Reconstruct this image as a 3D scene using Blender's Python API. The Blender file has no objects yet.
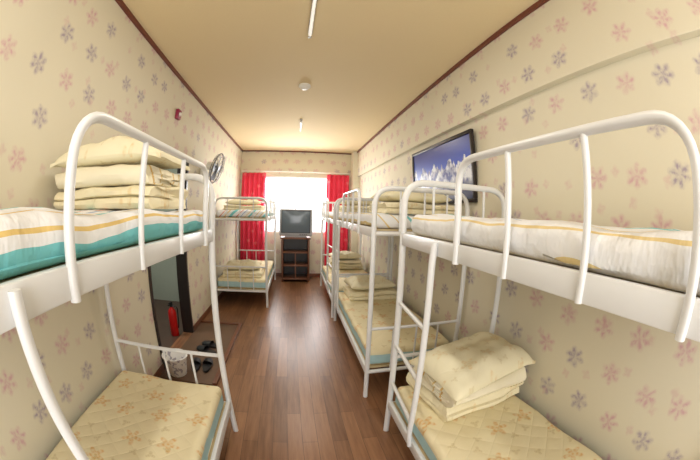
import bpy, bmesh, math, random
from mathutils import Vector, Matrix, noise
random.seed(3)
S=bpy.context.scene
try: S.view_settings.view_transform='Standard'
except Exception: pass

XL,XR,YB,YF,H=-1.24,1.29,-1.6,6.3,2.7
EYE=1.41
# ------------------------------------------------------------ node helpers
def srgb(r,g,b):
    f=lambda c:((c/255)/12.92 if c/255<=.04045 else ((c/255+.055)/1.055)**2.4)
    return (f(r),f(g),f(b),1)
class NT:
    def __init__(s,name):
        s.m=bpy.data.materials.new(name); s.m.use_nodes=True
        s.t=s.m.node_tree; s.b=s.t.nodes['Principled BSDF']
    def n(s,ty,**k):
        x=s.t.nodes.new(ty)
        for a,v in k.items(): setattr(x,a,v)
        return x
    def l(s,a,b): s.t.links.new(a,b)
    def put(s,inp,v):
        if isinstance(v,(int,float)): inp.default_value=v
        elif isinstance(v,(tuple,list)): inp.default_value=v
        else: s.l(v,inp)
    def M(s,op,a,b=None,c=None,clamp=False):
        x=s.n('ShaderNodeMath',operation=op,use_clamp=clamp)
        s.put(x.inputs[0],a)
        if b is not None: s.put(x.inputs[1],b)
        if c is not None: s.put(x.inputs[2],c)
        return x.outputs[0]
    def mix(s,f,a,b):
        x=s.n('ShaderNodeMix',data_type='RGBA')
        s.put(x.inputs[0],f); s.put(x.inputs[6],a); s.put(x.inputs[7],b)
        return x.outputs[2]
    def noise(s,vec,scale,detail=3,rough=.5):
        x=s.n('ShaderNodeTexNoise'); x.inputs['Scale'].default_value=scale
        x.inputs['Detail'].default_value=detail; x.inputs['Roughness'].default_value=rough
        if vec is not None: s.l(vec,x.inputs['Vector'])
        return x.outputs['Fac']
    def comb(s,a,b,c=0.0):
        x=s.n('ShaderNodeCombineXYZ'); s.put(x.inputs[0],a); s.put(x.inputs[1],b); s.put(x.inputs[2],c)
        return x.outputs[0]
    def bump(s,h,strength=.3,dist=.01):
        x=s.n('ShaderNodeBump'); x.inputs['Strength'].default_value=strength; x.inputs['Distance'].default_value=dist
        s.l(h,x.inputs['Height']); s.l(x.outputs[0],s.b.inputs['Normal'])
    def pos(s):
        g=s.n('ShaderNodeNewGeometry'); x=s.n('ShaderNodeSeparateXYZ'); s.l(g.outputs['Position'],x.inputs[0])
        return g.outputs['Position'],x.outputs
    def obj(s):
        g=s.n('ShaderNodeTexCoord'); x=s.n('ShaderNodeSeparateXYZ'); s.l(g.outputs['Object'],x.inputs[0])
        return g.outputs['Object'],x.outputs
    def ramp(s,f,stops,const=False):
        x=s.n('ShaderNodeValToRGB'); e=x.color_ramp.elements
        x.color_ramp.interpolation='CONSTANT' if const else 'LINEAR'
        while len(e)<len(stops): e.new(0.5)
        for i,(p,c) in enumerate(stops): e[i].position=p; e[i].color=c
        s.put(x.inputs[0],f); return x.outputs[0]
    def flower(s,a,b,R,pet,jit=.2,keep=1.0,seed=0.0,sharp=30,dip=.28):
        row=s.M('FLOOR',b); a2=s.M('ADD',a,s.M('FRACT',s.M('MULTIPLY',row,.5)))
        ca=s.M('FLOOR',a2)
        w=s.n('ShaderNodeTexWhiteNoise',noise_dimensions='3D'); s.l(s.comb(ca,row,seed),w.inputs['Vector'])
        sp=s.n('ShaderNodeSeparateColor'); s.l(w.outputs['Color'],sp.inputs[0])
        r1,r2,r3=sp.outputs
        la=s.M('SUBTRACT',s.M('SUBTRACT',s.M('FRACT',a2),.5),s.M('MULTIPLY',s.M('SUBTRACT',r1,.5),jit))
        lb=s.M('SUBTRACT',s.M('SUBTRACT',s.M('FRACT',b),.5),s.M('MULTIPLY',s.M('SUBTRACT',r2,.5),jit))
        rad=s.M('SQRT',s.M('ADD',s.M('MULTIPLY',la,la),s.M('MULTIPLY',lb,lb)))
        ang=s.M('ADD',s.M('ARCTAN2',lb,la),s.M('MULTIPLY',r3,6.28))
        cp=s.M('COSINE',s.M('MULTIPLY',ang,pet)); s.lastcos=cp
        edge=s.M('MULTIPLY',s.M('ADD',s.M('MULTIPLY',cp,dip),1-dip),R)
        m=s.M('MULTIPLY',s.M('SUBTRACT',edge,rad),sharp,clamp=True)
        if keep<1: m=s.M('MULTIPLY',m,s.M('LESS_THAN',w.outputs['Value'],keep))
        ring=s.M('ADD',s.M('MULTIPLY',s.M('COSINE',s.M('MULTIPLY',rad,17/R)),.3),.7)
        return m,ring,r3,rad
def simple(name,c,rough=.5,metal=0,emis=None,es=1,var=0.0,vs=20,bump=0):
    k=NT(name); k.b.inputs['Roughness'].default_value=rough; k.b.inputs['Metallic'].default_value=metal
    v,_=k.obj(); n=k.noise(v,vs)
    d=tuple(x*(1-var) for x in c[:3])+(1,); l=tuple(min(1,x*(1+var)) for x in c[:3])+(1,)
    k.l(k.mix(n,d,l),k.b.inputs['Base Color'])
    if bump: k.bump(n,bump,.005)
    if emis: k.b.inputs['Emission Color'].default_value=emis; k.b.inputs['Emission Strength'].default_value=es
    return k.m
def wallpaper(name,ax,base):
    k=NT(name); v,p=k.pos(); a,b=p[ax],p[2]
    n=k.noise(v,60,2); n2=k.noise(v,2.2,2); fn=k.noise(v,50,1)
    col=k.mix(n2,tuple(x*.94 for x in base[:3])+(1,),base)
    aw=k.M('ADD',a,k.M('MULTIPLY',k.M('SUBTRACT',k.noise(v,22,1),.5),.018)); bw=k.M('ADD',b,k.M('MULTIPLY',k.M('SUBTRACT',k.noise(k.comb(p[0],p[2],p[1]),22,1),.5),.018))
    CX=.25; m1,r1,s1,rad=k.flower(k.M('DIVIDE',aw,CX),k.M('DIVIDE',bw,.215),.30,6,.18,.88,1.0,8,.08)
    pet=k.M('ADD',k.M('MULTIPLY',k.M('MULTIPLY',k.lastcos,k.M('MULTIPLY',rad,7.0,clamp=True)),.30),.62)
    pc=k.mix(k.M('GREATER_THAN',s1,.42),srgb(150,134,156),srgb(205,158,166))
    fm=k.M('ADD',k.M('MULTIPLY',k.M('SUBTRACT',fn,.4),3.0,clamp=True),.45,clamp=True)
    f1=k.M('MULTIPLY',k.M('MULTIPLY',k.M('MULTIPLY',m1,pet),fm),.95)
    col=k.mix(f1,col,pc)
    m2,r2,s2,_=k.flower(k.M('ADD',k.M('DIVIDE',aw,.16),.37),k.M('ADD',k.M('DIVIDE',bw,.16),.21),.22,4,.6,.4,5.0,10,.12)
    col=k.mix(k.M('MULTIPLY',k.M('MULTIPLY',m2,fm),.38),col,srgb(208,164,166))
    k.l(col,k.b.inputs['Base Color']); k.b.inputs['Roughness'].default_value=.7
    k.bump(n,.15,.003); return k.m
def quilt(name,base,flow,cell=.2,diam=.13,amt=.8):
    k=NT(name); v,p=k.obj()
    dn=k.noise(v,9,2); a=k.M('ADD',p[0],k.M('MULTIPLY',dn,.03)); b=k.M('ADD',p[1],k.M('MULTIPLY',dn,.03))
    m,r,s1,_=k.flower(k.M('DIVIDE',a,cell),k.M('DIVIDE',b,cell),.34,5,.4,.9,2.0,14)
    m2,r2,s2,_=k.flower(k.M('ADD',k.M('DIVIDE',a,cell*.6),.3),k.M('DIVIDE',b,cell*.6),.24,3,.7,.6,8.0,14)
    br=k.M('MULTIPLY',k.M('SUBTRACT',k.noise(v,55,2),.2),2.4,clamp=True)
    col=k.mix(k.M('MULTIPLY',k.M('MULTIPLY',k.M('MULTIPLY',m,r),br),amt),base,flow)
    col=k.mix(k.M('MULTIPLY',k.M('MULTIPLY',m2,r2),amt*.7),col,srgb(196,176,120))
    u=k.M('ADD',p[0],p[1]); w=k.M('SUBTRACT',p[0],p[1])
    q=k.M('MULTIPLY',k.M('ABSOLUTE',k.M('SINE',k.M('MULTIPLY',u,math.pi/diam))),k.M('ABSOLUTE',k.M('SINE',k.M('MULTIPLY',w,math.pi/diam))))
    q=k.M('POWER',q,.4)
    k.l(col,k.b.inputs['Base Color']); k.b.inputs['Roughness'].default_value=.75
    h=k.M('ADD',k.M('MULTIPLY',q,.8),k.M('MULTIPLY',k.noise(v,14,3),.6)); k.bump(h,.4,.010); return k.m
def stripes(name,per,stops,scale_n=3,ax=0):
    k=NT(name); v,p=k.obj(); nn=k.noise(v,scale_n,2)
    a=k.M('ADD',p[ax],k.M('MULTIPLY',nn,.03))
    col=k.ramp(k.M('FRACT',k.M('DIVIDE',a,per)),stops,True)
    k.l(col,k.b.inputs['Base Color']); k.b.inputs['Roughness'].default_value=.75
    k.bump(k.noise(v,10,4),.4,.02); return k.m
def sheet(name,s,stops,hw=.36):
    k=NT(name); v,p=k.obj(); nn=k.noise(v,4,2)
    c=k.M('ADD',k.M('SUBTRACT',hw-.05,k.M('MULTIPLY',p[0],s)),p[2])
    c=k.M('ADD',c,k.M('MULTIPLY',k.M('SUBTRACT',nn,.5),.05))
    t=k.M('DIVIDE',k.M('ADD',c,.15),.9)
    stops=[(max(0,(q+.15)/.9),col) for q,col in stops]
    k.l(k.ramp(t,stops,True),k.b.inputs['Base Color']); k.b.inputs['Roughness'].default_value=.75
    wv=k.comb(k.M('MULTIPLY',p[0],5.0),k.M('MULTIPLY',p[1],9.0),k.M('MULTIPLY',p[2],4.0))
    k.bump(k.M('ADD',k.noise(wv,1.0,4,.55),k.M('MULTIPLY',k.noise(v,11,3),.4)),.8,.03); return k.m

m_wallL=wallpaper('wallpaper_side',1,srgb(224,216,193))
m_wallE=wallpaper('wallpaper_end',0,srgb(224,216,193))
m_ceil=simple('ceiling_paper',srgb(228,208,166),.8,var=.03,vs=80,bump=.1)
m_trim=simple('brown_trim',srgb(110,55,40),.4,var=.1)
m_metal=simple('white_painted_steel',srgb(228,229,230),.28,var=.02)
m_deck=simple('plywood',srgb(200,180,140),.6,var=.1,vs=8)
m_quilt=quilt('floral_quilt',srgb(236,224,186),srgb(220,164,80))
m_pillow=quilt('floral_pillow',srgb(238,230,198),srgb(222,190,124),.14,.3,.6)
m_blank=quilt('cream_blanket',srgb(240,230,196),srgb(226,192,124),.16,.1,.6)
m_blank2=stripes('striped_blanket',.2,[(0,srgb(242,234,208)),(.35,srgb(225,190,120)),(.42,srgb(242,236,216)),(.7,srgb(225,202,142)),(.76,srgb(242,234,208))],ax=1)
wh=srgb(238,239,242); tl=srgb(120,200,206); ye=srgb(228,198,124); rd=srgb(214,120,100); bl=srgb(150,172,214); be=srgb(228,206,150)
m_strL=sheet('striped_sheet',1,[(-.15,wh),(-.09,tl),(-.055,wh),(-.025,ye),(-.012,wh),(.05,ye),(.06,wh),(.12,tl),(.15,wh),(.19,ye),(.20,wh),(.26,bl),(.275,wh),(.32,rd),(.335,wh),(.40,tl),(.45,wh),(.50,ye),(.52,wh),(.58,rd),(.595,wh)])
m_strR=sheet('white_sheet',-1,[(-.15,tl),(-.095,wh),(-.07,be),(-.055,wh),(-.03,bl),(-.027,wh),(.02,be),(.035,wh),(.12,be),(.13,wh),(.22,tl),(.25,wh),(.36,bl),(.367,wh),(.44,ye),(.46,wh),(.54,tl),(.57,wh)])
m_side=simple('mattress_ticking',srgb(172,205,208),.8,var=.15,vs=12)
m_black=simple('black_rubber',srgb(28,27,30),.45,var=.1)
m_dark=simple('dark_frame',srgb(38,30,28),.35,var=.1)
m_brown=simple('cabinet_wood',srgb(112,70,48),.4,var=.25,vs=6)
m_silver=simple('tv_plastic',srgb(165,167,172),.4,var=.03)
m_screen=simple('tv_screen_glass',srgb(86,98,108),.15,var=.03)
m_red=simple('extinguisher_red',srgb(200,25,25),.3,var=.03)
m_fanp=simple('fan_plastic',srgb(120,120,122),.4,var=.05)
m_white=simple('white_plastic',srgb(238,236,228),.35,var=.02)
m_lamp=simple('lamp_tube_glass',srgb(250,250,245),.3,emis=(1,.97,.9,1),es=.5)
m_hall=simple('hall_paint',srgb(165,172,160),.6,var=.06)
m_hallf=simple('hall_floor',srgb(80,60,50),.4,var=.1)
m_alu=simple('window_aluminium',srgb(235,237,240),.35,var=.03)
m_entry=simple('entry_tile',srgb(98,74,56),.45,var=.12,vs=14)
k=NT('red_curtain'); v,p=k.obj()
m,r,_,_=k.flower(k.M('DIVIDE',p[0],.2),k.M('DIVIDE',p[2],.2),.25,6,.4,.7,3.0,14)
k.l(k.mix(k.M('MULTIPLY',m,.45),srgb(240,66,94),srgb(250,165,165)),k.b.inputs['Base Color']); k.b.inputs['Roughness'].default_value=.8
m_curt=k.m
k=NT('basket_print'); v,p=k.obj()
ck=k.M('GREATER_THAN',k.noise(v,26,1),.6); k.l(k.mix(ck,srgb(245,243,240),srgb(185,180,190)),k.b.inputs['Base Color']); m_bask=k.m
# wood floor
k=NT('laminate_floor'); v,p=k.pos()
vec=k.comb(p[1],p[0])
br=k.n('ShaderNodeTexBrick'); k.l(vec,br.inputs['Vector']); br.offset=.37
br.inputs['Scale'].default_value=1; br.inputs['Brick Width'].default_value=.85; br.inputs['Row Height'].default_value=.095
br.inputs['Mortar Size'].default_value=.0018; br.inputs['Mortar Smooth'].default_value=.1
br.inputs['Color1'].default_value=srgb(158,112,78); br.inputs['Color2'].default_value=srgb(106,68,44); br.inputs['Mortar'].default_value=srgb(54,32,22)
gr=k.noise(k.comb(k.M('MULTIPLY',p[0],38),k.M('MULTIPLY',p[1],3)),1.0,5,.6)
gm=k.mix(k.M('MULTIPLY',k.M('SUBTRACT',gr,.3),1.5,clamp=True),srgb(84,54,36),srgb(184,140,102))
k.l(k.mix(.45,br.outputs['Color'],gm),k.b.inputs['Base Color'])
k.b.inputs['Roughness'].default_value=.34; k.bump(k.noise(v,8,2),.06,.01); m_floor=k.m
# picture
k=NT('mountain_print'); v,p=k.obj()
rn=k.noise(k.comb(k.M('MULTIPLY',p[1],4.0),0.0,3.1),1,6,.6)
ridge=k.M('ADD',k.M('MULTIPLY',k.M('SUBTRACT',rn,.5),.8),.05)
isM=k.M('GREATER_THAN',ridge,p[2])
sky=k.ramp(k.M('ADD',k.M('MULTIPLY',p[2],2.0),.5),[(0,srgb(130,165,240)),(.6,srgb(45,85,205)),(1,srgb(20,35,130))])
snow=k.mix(k.M('MULTIPLY',k.M('SUBTRACT',k.noise(v,10,4,.6),.40),5,clamp=True),srgb(50,70,150),srgb(235,240,250))
low=k.mix(k.M('MULTIPLY',k.M('SUBTRACT',-0.08,p[2]),14,clamp=True),snow,srgb(24,40,80))
k.l(k.mix(isM,sky,low),k.b.inputs['Base Color']); k.b.inputs['Roughness'].default_value=.3; m_pic=k.m

# ------------------------------------------------------------ mesh helpers
def finish(bm,name,mats,parent=None,loc=(0,0,0),rot=(0,0,0),smooth=True,rec=True):
    if rec: bmesh.ops.recalc_face_normals(bm,faces=bm.faces)
    me=bpy.data.meshes.new(name); bm.to_mesh(me); bm.free()
    for mm in (mats if isinstance(mats,(list,tuple)) else [mats]): me.materials.append(mm)
    if smooth:
        for f in me.polygons: f.use_smooth=True
        try: me.set_sharp_from_angle(angle=math.radians(40))
        except Exception: pass
    o=bpy.data.objects.new(name,me); S.collection.objects.link(o)
    o.location=loc; o.rotation_euler=rot
    if parent: o.parent=parent
    return o
def empty(name,loc=(0,0,0),rot=(0,0,0)):
    e=bpy.data.objects.new(name,None); e.location=loc; e.rotation_euler=rot; e.empty_display_size=.1
    S.collection.objects.link(e); return e
def box(bm,x0,x1,y0,y1,z0,z1,bev=0,mi=0,seg=2):
    r=bmesh.ops.create_cube(bm,size=1); vs=r['verts']
    bmesh.ops.scale(bm,vec=(x1-x0,y1-y0,z1-z0),verts=vs); bmesh.ops.translate(bm,vec=((x0+x1)/2,(y0+y1)/2,(z0+z1)/2),verts=vs)
    fs=set(f for v in vs for f in v.link_faces)
    for f in fs: f.material_index=mi
    if bev:
        es=set(e for v in vs for e in v.link_edges)
        r=bmesh.ops.bevel(bm,geom=list(es),offset=bev,segments=seg,affect='EDGES',profile=.5)
        for f in r['faces']: f.material_index=mi
def rpath(pts,rad,n=6):
    P=[Vector(p) for p in pts]; out=[P[0]]
    for i in range(1,len(P)-1):
        a,b,c=P[i-1],P[i],P[i+1]; d1=(a-b); d2=(c-b); r=min(rad,d1.length*.49,d2.length*.49)
        s=b+d1.normalized()*r; e=b+d2.normalized()*r
        for j in range(n+1):
            t=j/n; out.append(s*(1-t)**2+b*2*t*(1-t)+e*t*t)
    out.append(P[-1]); return out
def tube(bm,pts,r,seg=10,mi=0,cap=True):
    P=[Vector(p) for p in pts]; rings=[]; prev=None
    for i,p in enumerate(P):
        if i==0: t=P[1]-P[0]
        elif i==len(P)-1: t=P[-1]-P[-2]
        else: t=(P[i+1]-P[i]).normalized()+(P[i]-P[i-1]).normalized()
        t.normalize()
        if prev is None:
            u=t.orthogonal().normalized()
        else:
            u=(prev-t*prev.dot(t)).normalized()
        prev=u; w=t.cross(u)
        rings.append([bm.verts.new(p+(u*math.cos(2*math.pi*j/seg)+w*math.sin(2*math.pi*j/seg))*r) for j in range(seg)])
    for a,b in zip(rings,rings[1:]):
        for j in range(seg):
            f=bm.faces.new((a[j],a[(j+1)%seg],b[(j+1)%seg],b[j])); f.material_index=mi
    if cap:
        bm.faces.new(rings[0][::-1]).material_index=mi; bm.faces.new(rings[-1]).material_index=mi
def lathe(bm,prof,seg=24,c=(0,0,0),mi=0,M=None):
    rings=[]
    for r,z in prof:
        ring=[]
        for j in range(seg):
            a=2*math.pi*j/seg; v=Vector((r*math.cos(a),r*math.sin(a),z))
            if M: v=M@v
            ring.append(bm.verts.new(v+Vector(c)))
        rings.append(ring)
    for a,b in zip(rings,rings[1:]):
        for j in range(seg):
            bm.faces.new((a[j],a[(j+1)%seg],b[(j+1)%seg],b[j])).material_index=mi
    bm.faces.new(rings[0][::-1]).material_index=mi; bm.faces.new(rings[-1]).material_index=mi
def softbox(sx,sy,sz,rad,cuts=18,amp=.006,fr=4,seed=0):
    bm=bmesh.new(); bmesh.ops.create_cube(bm,size=2)
    bmesh.ops.subdivide_edges(bm,edges=bm.edges[:],cuts=cuts,use_grid_fill=True)
    h=Vector((sx/2,sy/2,sz/2)); inn=Vector(tuple(max(0,x-rad) for x in h))
    for v in bm.verts:
        p=Vector(tuple(math.sin(v.co[i]*math.pi/2)*h[i] for i in range(3)))
        q=Vector(tuple(max(-inn[i],min(inn[i],p[i])) for i in range(3)))
        d=p-q
        if d.length>1e-6:
            m=max(abs(d[i]) for i in range(3)); d=d.normalized()*min(rad,m)
        p=q+d
        nz=noise.noise(p*fr+Vector((seed*7.3,seed,2)))*amp+noise.noise(p*fr*3+Vector((seed,5,seed)))*amp*.4
        if p.z>-h.z*.6:
            p.z+=nz
            if abs(p.x)>inn.x: p.x+=(nz-amp*.3)*.6
        v.co=p
    return bm
def pillow_bm(sx,sy,T,seed=0,n=30,droop=0):
    bm=bmesh.new(); top=[];bot=[]
    for i in range(n+1):
        rt=[];rb=[]
        for j in range(n+1):
            u=math.sin((i/n*2-1)*math.pi/2); v=math.sin((j/n*2-1)*math.pi/2)
            x=sx/2*u*(1-.07*(1-v*v)*abs(u)); y=sy/2*v*(1-.07*(1-u*u)*abs(v))
            t=T/2*((1-u**4)*(1-v**4))**.45
            w=noise.noise(Vector((x*7,y*7,seed*3.1)))*.035+(.5-abs(noise.noise(Vector((x*11,y*9,seed)))))*.03
            e=(1-abs(u)**6)*(1-abs(v)**6)
            dz=-droop*(u*u*u*u+.6*v**4)
            rt.append(bm.verts.new((x,y,t+w*e+dz)))
            rb.append(rt[-1] if (i in(0,n) or j in(0,n)) else bm.verts.new((x,y,-t*.8+dz*.5)))
        top.append(rt);bot.append(rb)
    for i in range(n):
        for j in range(n):
            bm.faces.new((top[i][j],top[i+1][j],top[i+1][j+1],top[i][j+1]))
            bm.faces.new((bot[i][j],bot[i][j+1],bot[i+1][j+1],bot[i+1][j]))
    return bm
def fold_into(bm,w,d,layers,pitch,z0,seed=0,mi=0,flip=1,cx=0,cy=0,nseg=18):
    th=pitch*.94; path=[]
    for i in range(layers):
        z=z0+pitch*(i+.5); s=1 if i%2==0 else -1
        y0,y1=-d/2*s,d/2*s
        for t in range(9): path.append((y0+(y1-y0)*t/8*1.0,z))
        if i<layers-1:
            for a in (30,60,90,120,150):
                a=math.radians(a); path.append((y1+s*math.sin(a)*pitch*.5,z+pitch*.5*(1-math.cos(a))))
    P=[Vector((0,y*flip,z)) for y,z in path]; L=[];R=[]
    for i,p in enumerate(P):
        t=(P[min(i+1,len(P)-1)]-P[max(i-1,0)]).normalized(); nrm=Vector((0,-t.z,t.y))
        L.append(p+nrm*th/2); R.append(p-nrm*th/2)
    def capv(p,dr): 
        nrm=Vector((0,-dr.z,dr.y)); return [p+nrm*th*.38+dr*th*.3,p+dr*th*.45,p-nrm*th*.38+dr*th*.3]
    d1=(P[-1]-P[-2]).normalized(); d0=(P[0]-P[1]).normalized()
    sec=L+capv(P[-1],d1)+R[::-1]+capv(P[0],d0)
    rings=[]; xs=[-1,-.985]+[(-.93+1.86*q/(nseg-4)) for q in range(nseg-3)]+[.985,1]
    for ix,u in enumerate(xs):
        x=u*w/2; ring=[]; edge=abs(u)>.99
        for q in sec:
            pu=noise.noise(Vector((x*5,q.y*5,q.z*9+seed)))*.02+noise.noise(Vector((x*13,q.y*13,seed)))*.009
            yy=q.y+noise.noise(Vector((x*4,q.z*14,seed)))*.035
            li=round((q.z-z0)/pitch-.5); zz=q.z
            if edge: zz=z0+pitch*(li+.5)+(q.z-(z0+pitch*(li+.5)))*.55 if abs(q.y)<d/2 else q.z
            xx=x+noise.noise(Vector((q.y*5,q.z*12,seed+4)))*.04*abs(u)
            ring.append(bm.verts.new((cx+xx,cy+yy,zz+pu*min(1,max(.1,(q.z-z0)/.1)))))
        rings.append(ring)
    n=len(sec)
    for a,b in zip(rings,rings[1:]):
        for j in range(n): bm.faces.new((a[j],a[(j+1)%n],b[(j+1)%n],b[j])).material_index=mi
    for rg in (rings[0],rings[-1]):
        f=bm.faces.new(rg); f.material_index=mi
        bmesh.ops.triangulate(bm,faces=[f],ngon_method='EAR_CLIP')
def stack(loc,w,d,spec,rot=0,mats=None,seed=0,pil=(.6,.38,.15),prot=.1,poff=(0,0),tilt=(0,0),pmat=None,droop=0):
    bm=bmesh.new(); z=0
    for i,(lay,pit) in enumerate(spec):
        fold_into(bm,w-.02*i,d-.01*i,lay,pit,z,seed+i*3.3,mi=i%2,flip=-1 if i%2 else 1,cx=.01*(-1)**i); z+=lay*pit+.002
    finish(bm,'folded_blanket_stack',mats or [m_blank,m_blank2],loc=loc,rot=(0,0,rot))
    if pil:
        T=pil[2]; finish(pillow_bm(pil[0],pil[1],T,seed,droop=droop),'pillow',pmat or m_pillow,loc=(loc[0]+poff[0],loc[1]+poff[1],loc[2]+z+T*.4+.006),rot=(tilt[0],tilt[1],prot))

# ------------------------------------------------------------ room
def wallbox(name,x0,x1,y0,y1,z0,z1,mat):
    bm=bmesh.new(); box(bm,x0,x1,y0,y1,z0,z1); return finish(bm,name,mat,smooth=False)
T=.12
wallbox('floor',XL-T,XR+T,YB-T,YF+T,-.1,0,m_floor)
wallbox('ceiling',XL-T,XR+T,YB-T,YF+T,H,H+.1,m_ceil)
DY0,DY1,DZ=2.2,3.07,1.90
JW=.04
wallbox('wall_left',XL-T,XL,YB,DY0-JW,0,H,m_wallL)
wallbox('wall_left',XL-T,XL,DY1+JW,YF,0,H,m_wallL)
wallbox('wall_left',XL-T,XL,DY0-JW,DY1+JW,DZ+JW,H,m_wallL)
bm=bmesh.new(); box(bm,XR,XR+T,YB,YF,0,H); box(bm,XR-.05,XR,YB,YF,2.16,H,.004)
finish(bm,'wall_right',m_wallL,smooth=False)
def holed(name,y0,y1,wx0,wx1,wz0,wz1):
    bm=bmesh.new(); box(bm,XL,wx0,y0,y1,0,H); box(bm,wx1,XR,y0,y1,0,H); box(bm,wx0,wx1,y0,y1,0,wz0); box(bm,wx0,wx1,y0,y1,wz1,H)
    finish(bm,name,m_wallE,smooth=False)
WX0,WX1,WZ0,WZ1=-.76,.74,.95,2.14
holed('wall_front',YF,YF+T,WX0,WX1,WZ0,WZ1)
BX0,BX1,BZ0,BZ1=-.85,.9,.7,2.3
holed('wall_back',YB-T,YB,BX0,BX1,BZ0,BZ1)  # opening behind the camera is made up, to let fill light in
def window(name,x0,x1,z0,z1,y):
    e=empty(name,((x0+x1)/2,y,(z0+z1)/2)); hx,hz=(x1-x0)/2,(z1-z0)/2
    bm=bmesh.new(); f=.03
    box(bm,-hx,hx,-.03,.03,hz-f,hz,.004); box(bm,-hx,hx,-.03,.03,-hz,-hz+f,.004)
    box(bm,-hx,-hx+f,-.03,.03,-hz+f,hz-f,.004); box(bm,hx-f,hx,-.03,.03,-hz+f,hz-f,.004); box(bm,-.014,.014,-.02,.02,-hz+f,hz-f,.004)
    finish(bm,'sash_frame',m_alu,e)
window('window_1',WX0,WX1,WZ0,WZ1,YF+.06)
window('added_back_window',BX0,BX1,BZ0,BZ1,YB-.06)  # invented, unseen window; gives the rear fill light a way in
wallbox('wall_pilaster',XR-.14,XR,YF-.28,YF,0,H,simple('pilaster_paint',srgb(232,226,205),.6,var=.03))
wallbox('trim_1',XL,XL+.022,YB,YF,H-.03,H,m_trim)
wallbox('trim_2',XR-.072,XR-.05,YB,YF-.28,H-.03,H,m_trim)
wallbox('trim_3',XL+.022,XR-.14,YF-.02,YF,H-.025,H,m_trim)
bm=bmesh.new(); box(bm,XL,XL+.012,YB,DY0-.05,0,.07); box(bm,XL,XL+.012,DY1+.05,YF,0,.07); finish(bm,'baseboard_left',m_brown,smooth=False)
wallbox('baseboard_right',XR-.012,XR,YB,YF-.28,0,.07,m_brown)
wallbox('baseboard_front',XL+.012,XR-.14,YF-.012,YF,0,.07,m_brown)
# doorway frame + hall
bm=bmesh.new(); box(bm,XL-T,XL+.012,DY0-JW,DY0,0,DZ+JW,.003); box(bm,XL-T,XL+.012,DY1,DY1+JW,0,DZ+JW,.003); box(bm,XL-T,XL+.012,DY0,DY1,DZ,DZ+JW,.003)
finish(bm,'door_1',m_dark,smooth=False)
HX=XL-1.3
wallbox('floor_hall',HX,XL-T,1.4,4.2,-.1,0,m_hallf)
wallbox('ceiling_hall',HX,XL-T,1.4,4.2,2.4,2.5,m_hall)
wallbox('wall_hall',HX-.1,HX,1.4,4.2,0,2.4,m_hall); wallbox('wall_hall',HX,XL-T,1.3,1.4,0,2.4,m_hall); wallbox('wall_hall',HX,XL-T,4.2,4.3,0,2.4,m_hall)
wallbox('entry_mat',XL+.015,-.72,2.02,3.4,0,.012,m_entry)
bm=bmesh.new(); box(bm,-.72,-.68,2.02,3.44,0,.03,.004); box(bm,XL+.015,-.72,3.4,3.44,0,.03,.004); finish(bm,'trim_4',m_brown)

# ------------------------------------------------------------ bunk beds
ZU,ZL=1.305,.27
def bunk(xi,xo,y0,y1,hoop,ladder,sheetm,ladpost,lmat=None,seed=0):
    cx,cy=(xi+xo)/2,(y0+y1)/2; e=empty('bunk_bed',(cx,cy,0))
    s=1 if xi>xo else -1; hw=abs(xi-xo)/2; hl=(y1-y0)/2; r=.018
    bm=bmesh.new()
    for ys in (-hl,hl):
        tube(bm,rpath([(-hw,ys,0),(-hw,ys,1.58),(hw,ys,1.58),(hw,ys,0)],.13,8),r,14)
        tube(bm,[(-hw,ys,.60),(hw,ys,.60)],.012,10)
        tube(bm,[(-hw,ys,ZU-.03),(hw,ys,ZU-.03)],.016,10); tube(bm,[(-hw,ys,ZL-.03),(hw,ys,ZL-.03)],.016,10)
        for f in (-.5,0,.5):
            tube(bm,[(f*hw*1.0,ys,ZL-.03),(f*hw,ys,.60)],.008,8)
            tube(bm,[(f*hw*1.0,ys,ZU-.03),(f*hw,ys,1.58)],.008,8)
    for z in (ZU,ZL):
        for xx in (-hw,hw):
            box(bm,xx-.012,xx+.012,-hl,hl,z-.055,z+.008,.004)
        n=9
        for i in range(n):
            yy=-hl+(i+.5)*2*hl/n
            box(bm,-hw+.012,hw-.012,yy-.014,yy+.014,z-.04,z-.012)
    a,b=hoop[0]-cy,hoop[1]-cy; xg=s*(hw+.012)
    tube(bm,rpath([(xg,a,ZU-.06),(xg,a,1.60),(xg,b,1.60),(xg,b,ZU-.06)],.10,8),.0125,14)
    for i in (1,2):
        yy=a+(b-a)*i/3; tube(bm,[(xg,yy,ZU-.055),(xg,yy,1.598)],.0095,10)
    ly=ladder-cy; py=ladpost
    hook=lambda q: rpath([(s*(hw+.022),q,ZU+.0),(s*(hw+.030),q,ZU-.10),(s*(hw+.030),q,.34),(s*(hw+.012),q,.24)],.05,4)
    tube(bm,hook(ly),.0145,12)
    pl=py-cy; two=abs(abs(pl)-hl)>.05
    if two: tube(bm,hook(pl),.0145,12)
    for z in (.42,.68,.94): tube(bm,[(s*(hw+.030),ly,z),(s*(hw+(.030 if two else 0)),pl,z)],.011,10)
    finish(bm,'frame',m_metal,e)
    bm=bmesh.new()
    for z in (ZU,ZL): box(bm,-hw+.013,hw-.013,-hl+.022,hl-.022,z-.012,z)
    finish(bm,'deck_boards',m_deck,e,smooth=False)
    for z,t,mt,nm in ((ZU,.10,sheetm,'upper_mattress'),(ZL,.14,lmat or m_quilt,'lower_mattress')):
        up=mt is sheetm
        bm=softbox(2*hw-.03,2*hl-.06,t,.045 if up else .035,32,.018 if up else .010,4,seed+z)
        if not up:
            for f in bm.faces:
                f.normal_update(); c=f.calc_center_median()
                if abs(f.normal.z)<.6 and c.z<.025: f.material_index=1
        finish(bm,nm,[mt,m_side],e,loc=(0,0,z+t/2+.002))
    return e
bunk(-.44,-1.20,-.34,1.48,(.41,1.33),.24,m_strL,-.10,seed=1)
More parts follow.
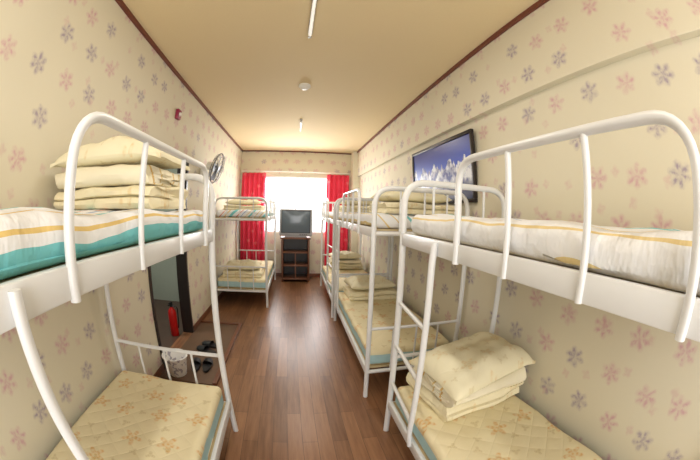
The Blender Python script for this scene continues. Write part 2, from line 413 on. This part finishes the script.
bunk(.55,1.235,-.36,1.44,(.07,.88),1.03,m_strR,1.44,seed=2)
bunk(.51,1.235,1.88,3.62,(2.3,3.1),3.25,m_strR,3.62,seed=3)
bunk(.49,1.235,3.74,5.48,(4.4,5.2),4.15,m_strR,3.74,seed=4)
bunk(-.42,-1.20,4.17,5.95,(4.6,5.5),5.6,m_strL,5.95,seed=5)
TU,TL=ZU+.106,ZL+.143
stack((-.86,1.19,TU),.60,.36,[(2,.046),(2,.042)],0,seed=1,pil=(.66,.40,.12),prot=.06,poff=(-.0,-.02),droop=.03)
stack((.92,1.2,TL),.54,.38,[(2,.05),(2,.045)],.08,seed=2,pil=(.62,.42,.14),prot=.18,poff=(.0,-.05),tilt=(.06,-.03),droop=.03)
stack((.88,2.16,TU),.58,.40,[(2,.04)],0,seed=3,pil=(.55,.36,.09))
stack((.88,3.36,TL),.56,.36,[(2,.05)],0,seed=4,pil=(.55,.36,.12))
stack((.88,4.1,TU),.56,.40,[(2,.045)],0,seed=5,pil=(.55,.36,.10))
stack((.88,5.2,TL),.56,.36,[(2,.05),(2,.03)],0,seed=6,pil=(.55,.36,.12))
stack((-.82,4.5,TU),.58,.42,[(2,.035)],0,seed=7,pil=(.55,.36,.08))
stack((-.82,4.5,TL),.60,.42,[(2,.045)],0,seed=8,pil=(.58,.38,.12))

# ------------------------------------------------------------ curtains
def curtain(x0,x1,z0,z1,y,folds):
    bm=bmesh.new(); n=folds*10; rows=[]
    for k_ in range(13):
        z=z0+(z1-z0)*k_/12; row=[]
        for i in range(n+1):
            t=i/n; x=(x0+x1)/2+((t-.5)*(x1-x0))*(1-.05*k_/12)
            row.append(bm.verts.new((x-(x0+x1)/2,.028*math.sin(t*folds*2*math.pi+k_*.08)+.006*math.sin(t*31),z-z0)))
        rows.append(row)
    for a,b in zip(rows,rows[1:]):
        for i in range(n): bm.faces.new((a[i],a[i+1],b[i+1],b[i]))
    o=finish(bm,'curtain',m_curt,loc=((x0+x1)/2,y,z0)); 
    mo=o.modifiers.new('thick','SOLIDIFY'); mo.thickness=.004
curtain(-1.2,-.66,.25,2.2,YF-.08,5)
curtain(.62,1.12,.12,2.2,YF-.08,5)
e=empty('curtain_rod',(0,YF-.08,2.235)); bm=bmesh.new(); tube(bm,[(-1.2,0,0),(1.13,0,0)],.012)
for x in (-1.0,0,1.0): tube(bm,[(x,0,0),(x,.08,0)],.007)
finish(bm,'rod',m_white,e)
# ------------------------------------------------------------ TV + stand
e=empty('tv_stand',(.0,5.98,0)); bm=bmesh.new(); w,d,h=.28,.22,.86
for x in (-w,w-.035): box(bm,x,x+.035,-d,d,0,h,.004)
for z in (.05,.32,.58): box(bm,-w+.035,w-.035,-d,d,z,z+.03,.003)
box(bm,-w-.02,w+.02,-d-.01,d,h,h+.025,.004)
box(bm,-.012,.012,-d,d-.02,.08,.32); box(bm,-.012,.012,-d,d-.02,.35,.58)
finish(bm,'cabinet',m_brown,e)
bm=bmesh.new(); box(bm,-w+.035,w-.035,d-.02,d,.08,h); finish(bm,'back_panel',m_dark,e,smooth=False)
e=empty('television',(.0,5.92,.886)); bm=bmesh.new()
box(bm,-.33,.33,-.06,.06,.03,.56,.02,0,3)
r=bmesh.ops.create_cube(bm,size=1); vs=r['verts']
for v in vs:
    far=v.co.y>0; v.co=Vector((v.co.x*(.42 if far else .62),.06+(.24 if far else 0),(.28+v.co.z*(.34 if far else .50))))
box(bm,-.22,.22,-.05,.2,0,.03,.006)
finish(bm,'casing',m_silver,e)
bm=bmesh.new(); n=12; g=[[bm.verts.new((-.275+.55*i/n,-.062-.014*(1-((i/n*2-1)**2))*(1-((j/n*2-1)**2)),.10+.42*j/n)) for j in range(n+1)] for i in range(n+1)]
for i in range(n):
    for j in range(n): bm.faces.new((g[i][j],g[i+1][j],g[i+1][j+1],g[i][j+1]))
finish(bm,'screen',m_screen,e)
bm=bmesh.new(); box(bm,-.285,.285,-.066,-.058,.52,.535); box(bm,-.285,.285,-.066,-.058,.088,.10); box(bm,-.29,-.275,-.066,-.058,.088,.535); box(bm,.275,.29,-.066,-.058,.088,.535)
for i in range(4): box(bm,.08+i*.04,.10+i*.04,-.066,-.058,.05,.065)
finish(bm,'bezel',m_black,e)
# ------------------------------------------------------------ framed picture
e=empty('framed_picture',(XR-.03,2.42,1.80),(0,math.radians(-3),0)); bm=bmesh.new(); hw,hh,f=.6,.28,.03
box(bm,-.015,.015,-hw,hw,hh-f,hh,.004); box(bm,-.015,.015,-hw,hw,-hh,-hh+f,.004); box(bm,-.015,.015,-hw,-hw+f,-hh+f,hh-f,.004); box(bm,-.015,.015,hw-f,hw,-hh+f,hh-f,.004)
finish(bm,'frame',m_dark,e); bm=bmesh.new(); box(bm,-.004,.008,-hw+f,hw-f,-hh+f,hh-f); finish(bm,'print',m_pic,e,smooth=False)
# ------------------------------------------------------------ wall fan
e=empty('wall_fan',(XL,3.6,1.9)); bm=bmesh.new()
box(bm,0,.04,-.05,.05,-.14,.04,.01)
tube(bm,rpath([(.03,0,-.08),(.12,0,-.06),(.14,0,.0)],.04),.018)
ax=Vector((.93,.02,-.3)).normalized(); Mx=ax.to_track_quat('Z','Y').to_matrix(); c=Vector((.19,-.02,.03))
lathe(bm,[(.02,-.12),(.05,-.11),(.055,-.03),(.05,.0)],20,c,0,Mx)
finish(bm,'mount_motor',m_white,e)
bm=bmesh.new(); R=.19
for sgn in (-1,1):
    for rr,zz in ((.19,.0),(.17,.035),(.12,.05),(.05,.055)):
        tube(bm,[c+Mx@Vector((rr*math.cos(a*math.pi/16),rr*math.sin(a*math.pi/16),.03+sgn*zz)) for a in range(33)],.003,5,cap=False)
    for a in range(24):
        t=a*math.pi/12; tube(bm,[c+Mx@Vector((q*math.cos(t),q*math.sin(t),.03+sgn*z)) for q,z in ((.03,.055),(.12,.05),(.17,.035),(.19,0))],.0018,4,cap=False)
tube(bm,[c+Mx@Vector((.192*math.cos(a*math.pi/16),.192*math.sin(a*math.pi/16),.03)) for a in range(33)],.007,8,cap=False)
finish(bm,'cage',m_fanp,e)
bm=bmesh.new()
lathe(bm,[(.03,0),(.035,.02),(.02,.05)],16,c,0,Mx)
for b_ in range(4):
    a0=b_*math.pi/2; pr=[]
    for q in range(5):
        rr=.03+.13*q/4; wd=.25+.25*math.sin(q/4*math.pi*.8)
        pr.append([bm.verts.new(c+Mx@Vector((rr*math.cos(a0+k_*wd),rr*math.sin(a0+k_*wd),.025+k_*.012))) for k_ in (-1,0,1)])
    for p1,p2 in zip(pr,pr[1:]):
        for j in (0,1): bm.faces.new((p1[j],p1[j+1],p2[j+1],p2[j]))
finish(bm,'blades',simple('fan_blade',srgb(110,120,135),.3),e)
# ------------------------------------------------------------ fire alarm, extinguisher
e=empty('fire_alarm',(XL,2.62,2.33)); bm=bmesh.new(); box(bm,0,.035,-.045,.045,-.05,.05,.008)
finish(bm,'housing',simple('alarm_red',srgb(150,35,70),.4),e); bm=bmesh.new(); lathe(bm,[(.022,0),(.02,.01),(.01,.02)],16,(.035,0,.0),0,Matrix.Rotation(math.pi/2,3,'Y')); finish(bm,'beacon',m_white,e)
e=empty('fire_extinguisher',(-1.43,2.97,0)); e.scale=(.85,.85,.8); bm=bmesh.new()
lathe(bm,[(.055,0),(.06,.01),(.06,.34),(.05,.38),(.025,.41),(.02,.43)],24); finish(bm,'cylinder_body',m_red,e)
bm=bmesh.new(); lathe(bm,[(.022,.43),(.024,.46),(.01,.465)],14); box(bm,-.012,.012,-.09,.02,.465,.478,.002); box(bm,-.012,.012,-.08,.02,.49,.50,.002); box(bm,-.01,.01,0,.02,.46,.5)
tube(bm,rpath([(.02,0,.445),(.09,0,.43),(.085,0,.2),(.07,0,.12)],.05),.009); finish(bm,'valve_hose',m_black,e)
bm=bmesh.new(); lathe(bm,[(.085,0),(.112,.17),(.122,.175),(.122,.185),(.108,.182),(.08,.012),(.02,.01)],28)
finish(bm,'waste_basket',m_bask,loc=(-1.08,2.14,.013))
# ------------------------------------------------------------ slippers
def slipper(x,y,rot,z=.013,mat=m_black):
    bm=bmesh.new(); n=20; lo=[];hi=[]
    for i in range(n):
        a=2*math.pi*i/n; yy=.13*math.sin(a); xx=.045*math.cos(a)*(1+.18*math.sin(a))
        lo.append(bm.verts.new((xx,yy,0))); hi.append(bm.verts.new((xx,yy,.022)))
    bm.faces.new(lo[::-1]); bm.faces.new(hi)
    for i in range(n): bm.faces.new((lo[i],lo[(i+1)%n],hi[(i+1)%n],hi[i]))
    g=[]
    for j in range(6):
        yy=.0+.10*j/5; ww=.052-.012*(j/5)**2; hh=.05-.02*j/5
        g.append([bm.verts.new((ww*math.cos(math.pi*k_/8),yy,.012+hh*math.sin(math.pi*k_/8))) for k_ in range(9)])
    for a,b in zip(g,g[1:]):
        for k_ in range(8): bm.faces.new((a[k_],a[k_+1],b[k_+1],b[k_]))
    o=finish(bm,'slipper',mat,loc=(x,y,z),rot=(0,0,rot)); return o
for x,y,r in ((-.95,2.3,.2),(-.84,2.32,.1),(-.93,2.62,1.2),(-.90,2.75,1.3)): slipper(x,y,r)
# ------------------------------------------------------------ ceiling things
def tubelight(y0,y1):
    e=empty('ceiling_tube_light',(0.01,(y0+y1)/2,H)); h=(y1-y0)/2; bm=bmesh.new()
    box(bm,-.016,.016,-h,h,-.018,0,.004); box(bm,-.012,.012,-h,-h+.02,-.055,-.015,.003); box(bm,-.012,.012,h-.02,h,-.055,-.015,.003)
    finish(bm,'housing',simple('fixture_metal',srgb(170,168,160),.3,.6),e); bm=bmesh.new(); tube(bm,[(0,-h+.02,-.04),(0,h-.02,-.04)],.011,12); finish(bm,'lamp_tube',m_lamp,e)
tubelight(1.25,1.83); tubelight(4.0,4.5); 
bm=bmesh.new(); lathe(bm,[(.06,0),(.062,-.02),(.045,-.038),(.03,-.05),(.01,-.052)],24); finish(bm,'smoke_detector',m_white,loc=(.015,2.82,H))
# ------------------------------------------------------------ lights
def area(name,loc,rot,sx,sy,e,col=(1,1,1)):
    l=bpy.data.lights.new(name,'AREA'); l.shape='RECTANGLE'; l.size=sx; l.size_y=sy; l.energy=e; l.color=col
    o=bpy.data.objects.new(name,l); o.location=loc; o.rotation_euler=rot; S.collection.objects.link(o); return o
R_=math.radians
area('daylight_window_1',(0,YF+.3,1.6),(R_(-90),0,0),1.6,1.3,88,(.98,.99,1))
area('back_fill_light',(0,YB-.3,1.5),(R_(90),0,0),1.8,1.6,48,(1,.97,.93))  # added fill from behind the camera, shining through the invented opening
for y,en in ((.2,4),(1.55,9),(4.3,14)):  # added ceiling fill; the first has no fixture, the others sit under the tubes
    area('ceiling_fill',(0.01,y,H-.09),(0,0,0),.1,.5,en,(1,.96,.89))
area('hall_fill_light',(XL-.7,2.8,2.38),(0,0,0),.4,.4,22,(1,1,.95))  # added fill to brighten the hall
w=bpy.data.worlds.new('World'); S.world=w; w.use_nodes=True
w.node_tree.nodes['Background'].inputs[0].default_value=(.97,.98,1,1); w.node_tree.nodes['Background'].inputs[1].default_value=2.6
# ------------------------------------------------------------ camera (15 mm diagonal fisheye)
cd=bpy.data.cameras.new('Camera'); cam=bpy.data.objects.new('Camera',cd); S.collection.objects.link(cam)
Yw=Vector((-.181,.064,-.981)).normalized(); Zw=Vector((.03,.998,.0597)); Zw=(Zw-Yw*Zw.dot(Yw)).normalized(); Xw=Yw.cross(Zw)
M=Matrix((Xw,Yw,Zw)).to_4x4(); M.translation=Vector((0,0,EYE)); cam.matrix_world=M
cd.sensor_width=36; cd.sensor_height=36*460/700; cd.sensor_fit='HORIZONTAL'; cd.lens=13; cd.clip_start=.02
cd.type='PANO'
c=cd.cycles if hasattr(cd,'cycles') and hasattr(cd.cycles,'panorama_type') else cd
c.panorama_type='FISHEYE_EQUISOLID'; c.fisheye_lens=36*296/700; c.fisheye_fov=math.radians(200)
S.camera=cam
